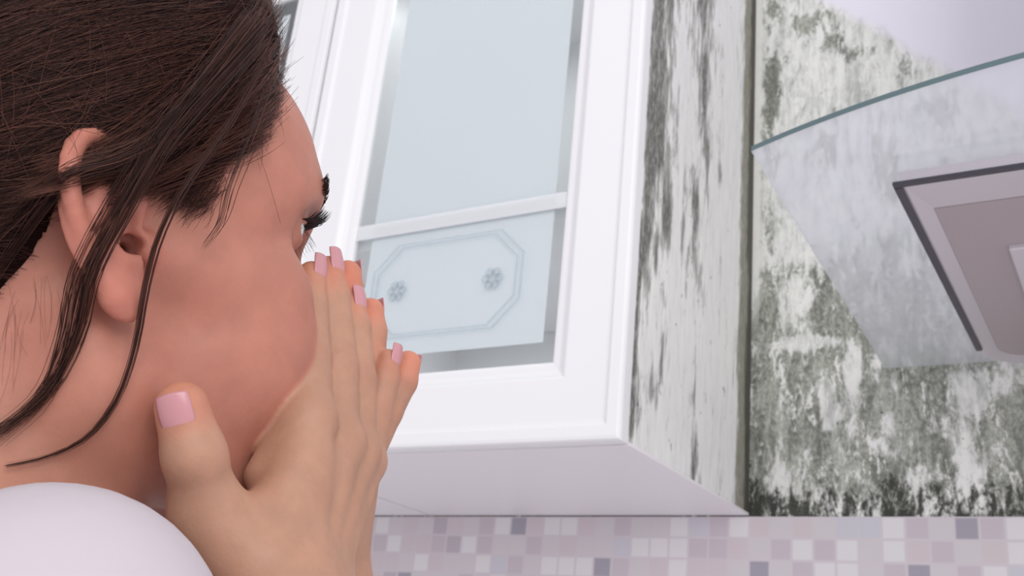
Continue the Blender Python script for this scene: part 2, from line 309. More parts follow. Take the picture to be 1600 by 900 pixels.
# ------------------------------------------------------------------ range hood
def range_hood():
    root = link('range_hood', None, loc=(0.10, 0.96, 1.654)); off = Vector(root.location)
    tag(root, 'steel range hood with a curved clear glass visor on the mouldy wall', 'range hood')
    z0 = 1.652; xl, xr, yf, yb = -0.141, 0.341, 0.733, 1.18
    def outline(i, r):
        pts = [(xl + i, yf + i), (xr - i, yf + i)]
        for cx, a0 in ((xr - i - r, 0), (xl + i + r, 90)):
            for k in range(7):
                a = math.radians(a0 + 15 * k); pts.append((cx + r * math.cos(a), yb - i - r + r * math.sin(a)))
        return pts
    def loft(name, rings, mat, cap_last=True, cap_first=True):
        bm = bmesh.new(); R = [[bm.verts.new((x, y, z)) for x, y in pts] for pts, z in rings]
        for a, c in zip(R, R[1:]):
            for k in range(len(a)): bm.faces.new((a[k], a[(k + 1) % len(a)], c[(k + 1) % len(a)], c[k]))
        if cap_first: bm.faces.new(R[0])
        if cap_last: bm.faces.new(R[-1])
        o = obj_bm(name, bm, mat, root); o.location = -off; return o
    def inset(dx, dy, db, r):
        pts = []
        a, b_, c, d = xl + dx, xr - dx, yf + dy, yb - db
        pts = [(a, c), (b_, c)]
        for cx, a0 in ((b_ - r, 0), (a + r, 90)):
            for k in range(7):
                q = math.radians(a0 + 15 * k); pts.append((cx + r * math.cos(q), d - r + r * math.sin(q)))
        return pts
    loft('tray', [(outline(0.002, 0.045), z0 + 0.0112), (outline(0.002, 0.045), z0 + 0.001), (inset(0.006, 0.006, 0.004, 0.042), z0), (inset(0.017, 0.055, 0.02, 0.03), z0 + 0.004), (inset(0.018, 0.056, 0.021, 0.03), z0 + 0.0055)], M_STEEL)
    p = loft('tray_panel', [(inset(0.0175, 0.0555, 0.0205, 0.03), z0 + 0.0052), (inset(0.0175, 0.0555, 0.0205, 0.03), z0 + 0.0035)], M_TRAY)
    # dark seal along the front and left edges
    bm = bmesh.new()
    add_box(bm, (xl - 0.002, yf - 0.002, z0 - 0.0008), (xr, yf + 0.004, z0 + 0.002), 0.0005)
    o = obj_bm('seal_strip', bm, M_RIM, root); o.location = -off
    bm = bmesh.new(); add_box(bm, (xl - 0.002, yf + 0.004, z0 - 0.0015), (xl + 0.004, yb - 0.06, z0 + 0.0052), 0.0008)
    o = obj_bm('seal_strip', bm, M_RIM, root); o.location = -off
    bm = bmesh.new(); add_box(bm, (xr - 0.004, yf + 0.004, z0 - 0.0015), (xr + 0.002, yb - 0.06, z0 + 0.0052), 0.0008)
    o = obj_bm('seal_strip', bm, M_RIM, root); o.location = -off
    bm = bmesh.new(); add_box(bm, (-0.082, 0.873, z0 - 0.001), (0.282, 1.10, z0 + 0.005), 0.002)
    o = obj_bm('grease_filter', bm, M_FILTER, root); o.location = -off
    # glass visor with a bowed front edge
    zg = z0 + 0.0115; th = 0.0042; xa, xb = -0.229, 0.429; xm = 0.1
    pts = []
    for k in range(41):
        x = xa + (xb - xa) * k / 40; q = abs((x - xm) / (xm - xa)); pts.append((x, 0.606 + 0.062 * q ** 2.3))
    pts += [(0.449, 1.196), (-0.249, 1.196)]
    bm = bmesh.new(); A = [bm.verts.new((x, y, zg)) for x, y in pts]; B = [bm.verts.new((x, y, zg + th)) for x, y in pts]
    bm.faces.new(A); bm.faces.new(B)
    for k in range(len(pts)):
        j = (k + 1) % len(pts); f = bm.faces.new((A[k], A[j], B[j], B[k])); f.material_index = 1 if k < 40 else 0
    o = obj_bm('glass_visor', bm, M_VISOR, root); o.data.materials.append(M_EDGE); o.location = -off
    bm = bmesh.new(); add_box(bm, (-0.03, 0.94, zg + th + 0.0002), (0.23, 1.196, 2.60), 0.003)
    o = obj_bm('chimney', bm, M_STEEL, root); o.location = -off
range_hood()
# ------------------------------------------------------------------ the person: signed distance modelling, units cm in a frame x right, y up, z away
def P(px, py, d): return np.array([(px - 800) / FPX * d, (450 - py) / FPX * d, d])
def nrm(v): v = np.asarray(v, float); return v / np.linalg.norm(v)
def to_world(Q): return CAM + 0.01 * (Q[:, :1] * RIGHT + Q[:, 1:2] * UP + Q[:, 2:3] * FWD)

HYAW = 37
HU = nrm([-0.02, 0.968, 0.25])                      # up of the head
HF = nrm([math.cos(math.radians(HYAW)), 0, math.sin(math.radians(HYAW))]); HF = nrm(HF - HU * (HF @ HU))   # where the face points
HR = np.cross(HF, HU); HR = HR if HR[2] < 0 else -HR   # her right
HO = P(208, 382, 36.0) - 6.9 * HR                   # middle of the head between the ears
HB = np.array([HF, HR, HU])
def H(x, y, z): return HO + x * HF + y * HR + z * HU
def toH(Q): return ((Q - HO.astype(np.float32)) @ HB.T.astype(np.float32))

def smin(a, b, k):
    h = np.maximum(k - np.abs(a - b), 0) / k; return np.minimum(a, b) - h * h * k * 0.25
def smax(a, b, k): return -smin(-a, -b, k)
def ell(p, c, r, R=None):
    q = p - np.asarray(c, np.float32)
    if R is not None: q = q @ np.asarray(R, np.float32).T
    r = np.asarray(r, np.float32)
    k0 = np.sqrt(np.sum((q / r) ** 2, 1)); k1 = np.sqrt(np.sum((q / r ** 2) ** 2, 1)) + 1e-6
    return k0 * (k0 - 1) / k1
def cone(p, a, b, r1, r2):
    a = np.asarray(a, np.float32); b = np.asarray(b, np.float32); ba = b - a; q = p - a
    t = np.clip(q @ ba / float(ba @ ba), 0, 1)
    return np.sqrt(np.sum((q - t[:, None] * ba) ** 2, 1)) - (r1 + t * (r2 - r1))
def chain(p, pts, rs, k=0.0):
    d = None
    for a, b, r1, r2 in zip(pts, pts[1:], rs, rs[1:]):
        c = cone(p, a, b, r1, r2); d = c if d is None else (smin(d, c, k) if k else np.minimum(d, c))
    return d
def sph(p, c, r): return np.sqrt(np.sum((p - np.asarray(c, np.float32)) ** 2, 1)) - r

def bez(pts, m):
    """Catmull-Rom through pts, m samples"""
    pts = np.asarray(pts, float); p = np.vstack([2 * pts[0] - pts[1], pts, 2 * pts[-1] - pts[-2]]); n = len(pts) - 1
    t = np.linspace(0, n - 1e-6, m); i = t.astype(int); f = (t - i)[:, None]
    a, b, c, d = p[i], p[i + 1], p[i + 2], p[i + 3]
    return 0.5 * (2 * b + (c - a) * f + (2 * a - 5 * b + 4 * c - d) * f ** 2 + (3 * b - a - 3 * c + d) * f ** 3)

# ---- head, in head coordinates x forward, y to her right, z up
EYE = np.array([6.7, 3.0, 2.95])
def head_core(q):
    """skull, face and neck without the ears"""
    s = q.copy(); s[:, 1] = np.abs(s[:, 1])
    d = ell(q, (-0.8, 0, 4.9), (9.3, 7.3, 7.9))
    d = smin(d, ell(q, (3.9, 0, 5.0), (5.2, 6.0, 5.2)), 2.0)
    d = smin(d, ell(q, (3.6, 0, -1.6), (5.2, 5.5, 6.2)), 2.0)
    d = smin(d, cone(s, (0.4, 4.5, -4.6), (6.9, 1.3, -8.7), 1.7, 1.4), 2.2)
    d = smin(d, ell(q, (7.2, 0, -8.6), (1.5, 1.9, 1.6)), 1.2)
    d = smin(d, ell(s, (5.3, 3.4, -2.6), (2.9, 2.5, 3.2)), 1.6)
    d = smin(d, cone(s, (1.6, 5.6, 0.0), (6.1, 4.3, -0.3), 1.1, 1.2), 1.6)
    d = smin(d, chain(s, [(8.1, 0.6, 3.9), (7.6, 2.9, 4.45), (6.0, 4.7, 3.9), (4.6, 5.2, 2.5)], [0.8, 0.9, 0.85, 0.7]), 1.2)
    d = smax(d, -ell(s, (8.6, 3.3, 2.4), (1.7, 1.75, 1.15)), 0.9)
    lid = sph(s, EYE, 1.34)
    slit = np.maximum(ell(s, (8.1, 2.95, 2.7), (1.25, 1.30, 0.36)), -(s[:, 0] - EYE[0] - 0.15))
    d = smin(d, smax(lid, -slit, 0.08), 0.35)
    n = cone(q, (8.3, 0, 2.4), (10.3, 0, -1.3), 0.55, 0.85)
    n = smin(n, ell(s, (9.4, 1.05, -1.8), (1.0, 0.65, 0.65)), 0.5)
    n = smax(n, -ell(s, (9.9, 0.6, -2.25), (0.55, 0.3, 0.4)), 0.2)
    d = smin(d, n, 0.8)
    m = smin(ell(q, (8.5, 0, -4.4), (0.9, 2.3, 0.5)), ell(q, (8.4, 0, -5.4), (0.9, 1.9, 0.55)), 0.15)
    d = smin(d, m, 0.5)
    nk = chain(q, [(-2.2, 0, -1.5), (-3.4, 0, -9.5), (-4.8, 0, -17)], [5.2, 5.0, 6.2])
    nk = smin(nk, cone(s, (-1.0, 5.2, -3.0), (1.2, 1.2, -14.5), 0.9, 1.1), 1.6)
    d = smin(d, nk, 2.4)
    tr = cone(s, (-4.5, 2.5, -11.5), (-6.0, 13.5, -17.5), 3.2, 3.4)
    return smin(d, tr, 3.5)

# ear frame: b back, h up, o out from the side of the head
EO = np.array([0.0, 6.75, 0.0])
EHU = nrm([-0.19, -0.02, 1.0]); EBK = nrm(np.array([-1.0, 0.30, 0.0]) - EHU * (np.array([-1.0, 0.30, 0]) @ EHU)); EOU = nrm(np.cross(EBK, EHU)); EOU = EOU if EOU[1] > 0 else -EOU
def culled(f, c, R):
    """evaluate f only near a bounding ball"""
    c = np.asarray(c, np.float32)
    def w_(p):
        d = np.sqrt(np.sum((p - c) ** 2, 1)) - R; m = d < 3.0; o = np.maximum(d, 1.5).astype(np.float32)
        if m.any(): o[m] = f(p[m])
        return o
    return w_
def ear_raw(s):
    e = (s - EO.astype(np.float32)) @ np.array([EBK, EHU, EOU]).T.astype(np.float32)
    hel = chain(e, bez([(0.55, 0.45, 0.05), (-0.25, 1.1, 0.2), (-0.25, 2.2, 0.35), (0.30, 3.15, 0.5), (1.15, 3.55, 0.65), (2.05, 3.15, 0.75), (2.5, 2.2, 0.8), (2.48, 1.1, 0.75), (2.15, 0.1, 0.6), (1.7, -0.9, 0.45), (1.2, -1.8, 0.35)], 24),
                np.interp(np.linspace(0, 10, 24), range(11), [0.22, 0.26, 0.30, 0.32, 0.34, 0.34, 0.33, 0.31, 0.30, 0.32, 0.42]), 0.06)
    pl = smax(ell(e, (1.2, 1.1, 0.25), (1.5, 2.65, 0.42)), -(e[:, 0] + 0.4), 0.2)
    d = smin(pl, hel, 0.30)
    ah = chain(e, bez([(0.65, 2.6, 0.42), (1.25, 2.0, 0.60), (1.62, 1.1, 0.66), (1.5, 0.1, 0.64), (1.0, -0.6, 0.58), (0.45, -0.72, 0.5)], 14), np.linspace(0.28, 0.34, 14), 0.08)
    d = smin(d, ah, 0.35)
    lob = ell(e, (0.75, -1.7, 0.28), (0.82, 1.05, 0.42))
    d = smin(d, lob, 0.5)
    d = smax(d, -ell(e, (0.6, 0.5, 0.6), (0.72, 1.0, 0.6)), 0.25)
    tg = ell(e, (-0.5, -0.1, 0.1), (0.42, 0.6, 0.45)); d = smin(d, tg, 0.3)
    return d
def ear_sdf(q):
    s = q.copy(); s[:, 1] = np.abs(s[:, 1]); return culled(ear_raw, (-1.3, 7.2, 0.6), 5.0)(s)
def ear_canal(q):
    s = q.copy(); s[:, 1] = np.abs(s[:, 1])
    e = (s - EO.astype(np.float32)) @ np.array([EBK, EHU, EOU]).T.astype(np.float32)
    return np.minimum(cone(e, (0.10, 0.0, 0.7), (-0.5, 0.15, -3.4), 0.27, 0.22), ell(e, (0.15, -0.05, 0.25), (0.28, 0.46, 0.5)))

# ---- hands: joints as picture position and distance
def J(L): return [P(*t) for t in L]
RH = dict(
    index=(J([(478, 655, 40.6), (484, 560, 42.4), (483, 478, 43.8), (487, 430, 44.6)]), [1.06, 0.86, 0.76, 0.60]),
    middle=(J([(522, 692, 42.0), (526, 574, 43.7), (518, 464, 45.1), (514, 422, 45.7)]), [1.04, 0.88, 0.78, 0.62]),
    ring=(J([(550, 708, 43.3), (558, 596, 44.7), (553, 512, 45.8), (550, 480, 46.3)]), [0.98, 0.82, 0.73, 0.60]),
    pinky=(J([(563, 724, 44.6), (587, 640, 45.7), (600, 592, 46.3), (606, 564, 46.7)]), [0.88, 0.72, 0.66, 0.54]))
RW = [P(458, 925, 37.6), P(462, 1010, 36.4), P(475, 1300, 34.0)]
RT = (J([(392, 905, 37.0), (324, 800, 36.3), (304, 712, 35.6), (284, 638, 35.6)]), [1.35, 1.12, 1.02, 0.90])
def hand_sdf(p, F, W, T, side):
    d = None; n = {}
    for k, (pts, rs) in F.items():
        n[k] = chain(p, pts, rs, 0.15)
    fs = [n[k] for k in ('index', 'middle', 'ring', 'pinky')]
    fingers = fs[0]
    for f in fs[1:]: fingers = smin(fingers, f, 0.16)
    w0 = W[0]; across = nrm(F['pinky'][0][0] - F['index'][0][0])
    palm = None
    for k, off, r in (('index', -1.15, 1.05), ('middle', -0.45, 1.1), ('ring', 0.35, 1.05), ('pinky', 1.05, 0.95)):
        a = w0 + across * off; c = cone(p, a, F[k][0][0], 1.15, r)
        palm = c if palm is None else smin(palm, c, 0.55)
    arm = np.minimum(cone(p, W[0], W[1], 2.05, 2.15), cone(p, W[1], W[2], 2.15, 3.4))
    # wrist is wider than thick
    arm = smin(cone(p, W[0] - across * 0.8, W[1] - across * 0.8, 1.5, 1.75), cone(p, W[0] + across * 0.8, W[1] + across * 0.8, 1.5, 1.75), 0.9)
    arm = smin(arm, cone(p, W[1], W[2], 2.2, 3.5), 1.5)
    palm = smin(palm, arm, 1.6)
    tp, tr = T
    th = chain(p, tp, tr, 0.4)
    th = smin(th, cone(p, W[0] - across * 0.9, tp[1], 1.45, 1.1), 0.8)
    web = cone(p, 0.55 * tp[1] + 0.45 * W[0], 0.66 * F['index'][0][0] + 0.34 * W[0], 1.0, 1.0)
    palm = smin(palm, th, 0.55); palm = smin(palm, web, 1.1)
    if side > 0: palm = smin(palm, chain(p, [P(405, 742, 39.2), P(436, 692, 40.2), P(463, 630, 41.3)], [0.55, 0.62, 0.6]), 0.7)
    # tendons and knuckles on the back of the hand
    back = nrm(np.cross(across, F['middle'][0][0] - w0)); back = back * (1 if back[2] < 0 else -1) * side
    for k, t in (('index', .95), ('middle', 1.0), ('ring', .95), ('pinky', .8)):
        kn = F[k][0][0]
        palm = smin(palm, sph(p, kn + back * 0.34, 0.72 * t), 0.6)
        off = {'index': -0.75, 'middle': -0.3, 'ring': 0.2, 'pinky': 0.7}[k]
        palm = smin(palm, cone(p, w0 + across * off + back * 0.95, kn + back * 0.72, 0.28, 0.26), 0.55)
    return smin(palm, fingers, 0.42)
def shift(F, dxs, dy, dd):
    out = {}
    for k, (pts, rs) in F.items():
        q = []
        for v, dx in zip(pts, dxs):
            px, py = v[0] / v[2] * FPX + 800, 450 - v[1] / v[2] * FPX; q.append(P(px + dx, py + dy, v[2] + dd))
        out[k] = (q, rs)
    return out
LH = shift(RH, (-4, 14, 26, 29), 6, 1.75)
LH['pinky'] = ([a + np.array([0.05, 0.05, 0.1]) for a in LH['pinky'][0]], [0.85, 0.74, 0.7, 0.60])
LW = [P(508, 940, 46.0), P(508, 1020, 45.5), P(560, 1500, 44.5)]
LT = ([P(450, 900, 47.0), H(3.6, -6.2, -10.2), H(2.6, -6.6, -7.2), H(1.8, -6.9, -4.8)], [1.35, 1.15, 1.0, 0.84])

def body_parts(p):
    q = toH(p)
    hc = head_core(q); er = ear_sdf(q)
    hd = smin(hc, er, 0.35); hd = smax(hd, -ear_canal(q), 0.12)
    rh = hand_sdf(p, RH, RW, RT, 1); lh = hand_sdf(p, LH, LW, LT, -1)
    return hd, er, rh, lh
def body_sdf(p):
    hd, er, rh, lh = body_parts(p)
    return smin(smin(hd, rh, 0.24), lh, 0.12)

def sdf_mesh(f, lo, hi, h, B=16):
    """surface nets over a block-sparse grid"""
    lo = np.asarray(lo, np.float32); hi = np.asarray(hi, np.float32)
    nb = np.ceil((hi - lo) / (h * B)).astype(int); N = nb * B
    bi = np.stack(np.meshgrid(*[np.arange(k) for k in nb], indexing='ij'), -1).reshape(-1, 3)
    cen = (lo + (bi + 0.5) * B * h).astype(np.float32); dc = f(cen)
    D = np.repeat(np.repeat(np.repeat(dc.reshape(nb), B, 0), B, 1), B, 2).astype(np.float32)
    act = bi[np.abs(dc) < h * B * 0.87 * 1.6 + 0.3]
    loc = np.stack(np.meshgrid(*[np.arange(B)] * 3, indexing='ij'), -1).reshape(-1, 3)
    for s in range(0, len(act), 60):
        ch = act[s:s + 60]; g = (ch[:, None, :] * B + loc[None]).reshape(-1, 3)
        D[g[:, 0], g[:, 1], g[:, 2]] = f((lo + g * h).astype(np.float32))
    S = D < 0
    C = S[:-1, :-1, :-1].astype(np.int8)
    tot = np.zeros(C.shape, np.int8)
    for dx in (0, 1):
        for dy in (0, 1):
            for dz in (0, 1): tot += S[dx:N[0] - 1 + dx, dy:N[1] - 1 + dy, dz:N[2] - 1 + dz]
    cell = np.argwhere((tot > 0) & (tot < 8)); idx = np.full(C.shape, -1, np.int32); idx[tuple(cell.T)] = np.arange(len(cell))
    acc = np.zeros((len(cell), 3)); cnt = np.zeros(len(cell))
    cs = [(a, b, c) for a in (0, 1) for b in (0, 1) for c in (0, 1)]
    for u in cs:
        for v in cs:
            if sum(np.abs(np.subtract(u, v))) == 1 and u < v:
                a = D[tuple((cell + u).T)]; b = D[tuple((cell + v).T)]; m = (a < 0) != (b < 0)
                t = np.where(m, a / np.where(m, a - b, 1), 0)
                acc += np.where(m[:, None], np.array(u) + t[:, None] * (np.array(v) - np.array(u)), 0); cnt += m
    V = lo + (cell + acc / cnt[:, None]) * h
    Q = []
    for ax in range(3):
        e = [0, 0, 0]; e[ax] = 1; u, v = [(1, 2), (2, 0), (0, 1)][ax]
        sl0 = [slice(1, N[k] - 1) for k in range(3)]; sl1 = list(sl0); sl0[ax] = slice(0, N[ax] - 1); sl1[ax] = slice(1, N[ax])
        a = S[tuple(sl0)]; b = S[tuple(sl1)]; ed = np.argwhere(a != b); ins = a[tuple(ed.T)]
        off = np.array([1, 1, 1]); off[ax] = 0; ed = ed + off
        du = np.zeros(3, int); du[u] = 1; dv = np.zeros(3, int); dv[v] = 1
        q = np.stack([idx[tuple((ed - du - dv).T)], idx[tuple((ed - dv).T)], idx[tuple(ed.T)], idx[tuple((ed - du).T)]], 1)
        q[ins] = q[ins][:, ::-1]; Q.append(q)
    Q = np.concatenate(Q); Q = Q[(Q >= 0).all(1)]
    return V.astype(np.float32), Q
def grad(f, p, e=0.05):
    g = np.stack([f(p + np.eye(3, dtype=np.float32)[k] * e) - f(p - np.eye(3, dtype=np.float32)[k] * e) for k in range(3)], 1)
    return g / (np.linalg.norm(g, axis=1, keepdims=True) + 1e-9)

# ---- materials
def mat_skin():
    m, nt, b = newmat('skin'); g = G(nt)
    at = g.n('ShaderNodeAttribute', attribute_name='skin_tone'); tc = g.n('ShaderNodeTexCoord').outputs['Object']
    n = g.noise(tc, 60, 6, 0.6); n2 = g.noise(tc, 900, 3, 0.6)
    f = g.ramp(n, 0.35, 0.65, 0.93, 1.05)
    mx = g.n('ShaderNodeMix', data_type='RGBA', blend_type='MULTIPLY'); mx.inputs[0].default_value = 1
    g.put(mx.inputs[6], at.outputs[0]); cb = g.n('ShaderNodeCombineColor'); [g.put(cb.inputs[k], f) for k in range(3)]; g.put(mx.inputs[7], cb.outputs[0])
    g.put(b.inputs['Base Color'], mx.outputs[2]); b.inputs['Roughness'].default_value = 0.5
    b.inputs['Specular IOR Level'].default_value = 0.35
    b.inputs['Subsurface Weight'].default_value = 0.25; b.inputs['Subsurface Radius'].default_value = (1.0, 0.35, 0.2); b.inputs['Subsurface Scale'].default_value = 0.006
    bp = g.n('ShaderNodeBump'); bp.inputs['Strength'].default_value = 0.22; bp.inputs['Distance'].default_value = 0.0006
    g.put(bp.inputs['Height'], n2); g.put(b.inputs['Normal'], bp.outputs[0]); return m
M_SKIN = mat_skin()
M_NAIL = plain('nail_pink', (0.53, 0.25, 0.275), 0.22)
M_LASH = plain('lash_black', (0.012, 0.010, 0.012), 0.5)
M_BROW = plain('brow_brown', (0.035, 0.02, 0.018), 0.5)
M_EYE = plain('eye_white', (0.75, 0.72, 0.70), 0.1)
M_IRIS = plain('iris_brown', (0.06, 0.03, 0.015), 0.1)
def mat_hair():
    m, nt, b = newmat('brown_hair'); g = G(nt)
    at = g.n('ShaderNodeAttribute', attribute_name='strand')
    c = g.mix(at.outputs['Fac'], (0.0085, 0.004, 0.0042), (0.155, 0.060, 0.043))
    g.put(b.inputs['Base Color'], c); b.inputs['Roughness'].default_value = 0.42; b.inputs['Specular IOR Level'].default_value = 0.22
    return m
M_HAIR = mat_hair()
M_SCALP = plain('hair_mass', (0.0125, 0.0055, 0.0055), 0.8, Specular_IOR_Level=0.05)
def mat_shirt():
    m, nt, b = newmat('white_cotton'); g = G(nt); tc = g.n('ShaderNodeTexCoord').outputs['Object']
    b.inputs['Base Color'].default_value = (0.54, 0.485, 0.53, 1); b.inputs['Roughness'].default_value = 0.85; b.inputs['Sheen Weight'].default_value = 0.0
    wv = g.noise(tc, 500, 2, 0.5); fo = g.noise(tc, 22, 2, 0.5, 0.5, stretch=(1, 1, 0.5))
    bp = g.n('ShaderNodeBump'); bp.inputs['Strength'].default_value = 0.3; bp.inputs['Distance'].default_value = 0.004
    g.put(bp.inputs['Height'], g.math('ADD', fo, g.math('MULTIPLY', wv, 0.04))); g.put(b.inputs['Normal'], bp.outputs[0]); return m
M_SHIRT = mat_shirt()

# ---- body mesh
HRES = 0.115
V, Q = sdf_mesh(body_sdf, (-29.5, -24, 26), (-2.0, 17, 56), HRES)
hd, er, rh, lh = body_parts(V)
qh = toH(V); ay = np.abs(qh[:, 1])
FACE = np.array([0.455, 0.187, 0.134]); HANDC = np.array([0.44, 0.240, 0.162]); EARC = np.array([0.48, 0.180, 0.132]); LIP = np.array([0.40, 0.12, 0.11]); TIPC = np.array([0.62, 0.20, 0.13])
def sm(x, a, b): t = np.clip((x - a) / (b - a), 0, 1); return t * t * (3 - 2 * t)
col = np.tile(FACE, (len(V), 1))
def blend(col, c, f): return col + (c - col) * f[:, None]
col = blend(col, EARC, 1 - sm(er - hd, 0.0, 0.6))
neck = sm(-qh[:, 2], 3, 9) * (1 - sm(qh[:, 0], -2, 3)); col = blend(col, np.array([0.44, 0.20, 0.137]), neck)
lip = 1 - sm(np.minimum(ell(qh, (8.9, 0, -4.4), (0.8, 2.3, 0.5)), ell(qh, (8.9, 0, -5.4), (0.8, 1.9, 0.55))), 0.0, 0.25); col = blend(col, LIP, lip)
hand = sm(hd - np.minimum(rh, lh), -0.05, 0.09)
hcol = np.tile(HANDC, (len(V), 1))
for F, tf in ((RH, 0.35), (LH, 0.6)):
    for pts, rs in F.values():
        tip = 1 - sm(np.linalg.norm(V - pts[3], axis=1), 0.6, 1.8); hcol = blend(hcol, TIPC, tf * tip)  # orange tips: backlight through the flesh put into the skin colour
        for kk in (0, 1): hcol = blend(hcol, np.array([0.44, 0.20, 0.142]), 0.4 * (1 - sm(np.linalg.norm(V - pts[kk], axis=1), 0.5, 1.4)))
for T in (RT, LT):
    hcol = blend(hcol, TIPC, 0.5 * (1 - sm(np.linalg.norm(V - T[0][3], axis=1), 0.7, 1.6)))
    hcol = blend(hcol, np.array([0.44, 0.195, 0.14]), 0.4 * (1 - sm(np.linalg.norm(V - T[0][2], axis=1), 0.6, 1.3)))
col = col + (hcol - col) * hand[:, None]
ORG = to_world(H(-4, 0, -14)[None])[0]
def wl(Vc): return to_world(np.asarray(Vc, float)) - ORG
person = mesh_np('person', wl(V), Q[:, ::-1], M_SKIN); person.location = ORG
a = person.data.color_attributes.new('skin_tone', 'FLOAT_COLOR', 'POINT'); a.data.foreach_set('color', np.c_[col, np.ones(len(col))].astype(np.float32).ravel())
tag(person, 'brown-haired person in a white top cupping both hands over nose and mouth', 'person')

# ---- tubes for hair, lashes and brows
def tubes(name, paths, radii, mat, parent, sides=3, tone=None):
    """paths: (n, k, 3) in the modelling frame; radii: (n, k)"""
    paths = np.asarray(paths, float); n, k, _ = paths.shape; radii = np.broadcast_to(np.asarray(radii, float), (n, k))
    T = np.gradient(paths, axis=1); T /= np.linalg.norm(T, axis=2, keepdims=True) + 1e-9
    ref = np.array([0.31, 0.22, 0.92]); A = np.cross(T, ref); A /= np.linalg.norm(A, axis=2, keepdims=True) + 1e-9; Bv = np.cross(T, A)
    ang = np.arange(sides) * 2 * math.pi / sides
    Vt = paths[:, :, None, :] + radii[:, :, None, None] * (np.cos(ang)[None, None, :, None] * A[:, :, None, :] + np.sin(ang)[None, None, :, None] * Bv[:, :, None, :])
    base = (np.arange(n)[:, None, None] * k + np.arange(k - 1)[None, :, None]) * sides
    s = np.arange(sides)[None, None, :]; s2 = (s + 1) % sides
    Fq = np.stack([base + s, base + s2, base + sides + s2, base + sides + s], -1).reshape(-1, 4)
    o = mesh_np(name, wl(Vt.reshape(-1, 3)), Fq, mat, parent)
    if tone is not None:
        at = o.data.attributes.new('strand', 'FLOAT', 'POINT'); at.data.foreach_set('value', np.repeat(tone, k * sides).astype(np.float32))
    return o
def head_c(p): return head_core(toH(p))

# ---- hair mass
def hair_region(q):
    """positive inside the hair-bearing part of the scalp (cm from the hairline)"""
    x, y, z = q[:, 0], np.abs(q[:, 1]), q[:, 2]
    front = np.interp(z, [0, 2.0, 2.7, 3.5, 4.4, 4.8, 5.4, 6.0, 7.2, 9.3, 10.8], [2.9, 3.0, 3.2, 3.2, 3.6, 4.3, 5.0, 5.3, 5.8, 6.4, 6.6])
    low = z - np.interp(x, [-12, -4.2, -3.6, -2.7, -2.4, -1.2, -0.1, 1.1, 2.1, 2.8, 3.3], [-8, -3.0, -1.9, -0.5, 1.3, 2.3, 2.7, 2.4, 1.9, 1.85, 2.6])
    return np.minimum(front - x, low)
def hair_mass(p):
    q = toH(p); d = head_core(q); r = hair_region(q)
    th = 0.75 * sm(r, 0.0, 2.0) - 0.2 * (1 - sm(r, -0.1, 0.5)) + 1.15 * sm(r, 0.1, 1.4) * sm(q[:, 0], 0.0, 4.0) * sm(q[:, 2], 7.6, 10.5)
    th = th - 0.9 * (1 - sm(q[:, 2], 2.4, 3.4)) * sm(q[:, 0], 0.0, 1.2) - 0.35 * sm(q[:, 0], 0.5, 2) * (1 - sm(r, 0.2, 1.0))
    bun = ell(q, (-10.5, 0, 2.0), (2.8, 3.4, 3.2))
    return smin((d - th) * 0.85, bun, 1.5)
Vh, Qh = sdf_mesh(hair_mass, (-32, -16, 28), (-4.0, 17, 56), 0.3)
keep = hair_region(toH(Vh)) > -0.5
Qh = Qh[keep[Qh].all(1)]; used = np.unique(Qh); mp = np.full(len(Vh), -1); mp[used] = np.arange(len(used))
mesh_np('hair', wl(Vh[used]), mp[Qh][:, ::-1], M_SCALP, person)

def trace(start, steps, ds, target, lift0, lift1, down):
    """comb strands over the head towards a target, keeping them on the scalp"""
    p = start.astype(np.float32).copy(); out = [p.copy()]
    for s in range(steps):
        g = grad(head_c, p, 0.15); d = target - p
        d = d / (np.linalg.norm(d, axis=1, keepdims=True) + 1e-6) + down * (1 - s / steps)
        d = d - g * np.sum(g * d, 1, keepdims=True); d /= np.linalg.norm(d, axis=1, keepdims=True) + 1e-6
        p = p + d * ds; lift = lift0 + (lift1 - lift0) * min(1, (s + 1) / (steps * 0.35))
        p = p - grad(head_c, p, 0.15) * (head_c(p) - lift)[:, None]; out.append(p.copy())
    return np.stack(out, 1)
NS = 16000
cand = Vh[used][rng.integers(0, len(used), NS * 2)]; qc = toH(cand)
sel = (qc[:, 1] > -3.5) & (qc[:, 0] > -8.5); cand = cand[sel][:NS]; qc = toH(cand); NS = len(cand)
cand = cand + rng.normal(0, 0.12, cand.shape)
tgt = (H(-10, 0.5, 0.5)[None] + rng.normal(0, 1.2, (NS, 3))).astype(np.float32)
l1 = rng.uniform(0.55, 1.0, NS).astype(np.float32); l0 = np.minimum(l1, np.maximum(head_c(cand.astype(np.float32)), 0.05))
dn = (-0.55 * HU[None] * sm(qc[:, 0], -2, 6)[:, None]).astype(np.float32)
Ls = rng.uniform(0.40, 0.85, NS)[:, None].astype(np.float32)
paths = trace(cand, 15, Ls, tgt, l0, l1, dn)
rgn = np.stack([hair_region(toH(paths[:, k].astype(np.float32))) for k in range(paths.shape[1])], 1)
ok = rgn[:, 2:12].min(1) > -0.3; paths, Ls, NS = paths[ok], Ls[ok], int(ok.sum())
wob = np.cumsum(rng.normal(0, 0.022, paths.shape), 1); hm = hair_mass(paths.reshape(-1, 3).astype(np.float32)).reshape(paths.shape[:2]); gm = grad(head_c, paths.reshape(-1, 3).astype(np.float32), 0.15).reshape(paths.shape)
paths = paths + gm * np.clip(0.06 + rng.uniform(0, 0.22, (NS, 1)) - hm, -0.6, 2.2)[:, :, None] * np.linspace(0.3, 1, paths.shape[1]).clip(0, 1)[None, :, None] ** 0.4
paths = paths + wob * np.linspace(0, 1, paths.shape[1])[None, :, None]
prof = np.array([0.5] + [1.0] * 11 + [0.9, 0.75, 0.55, 0.3])
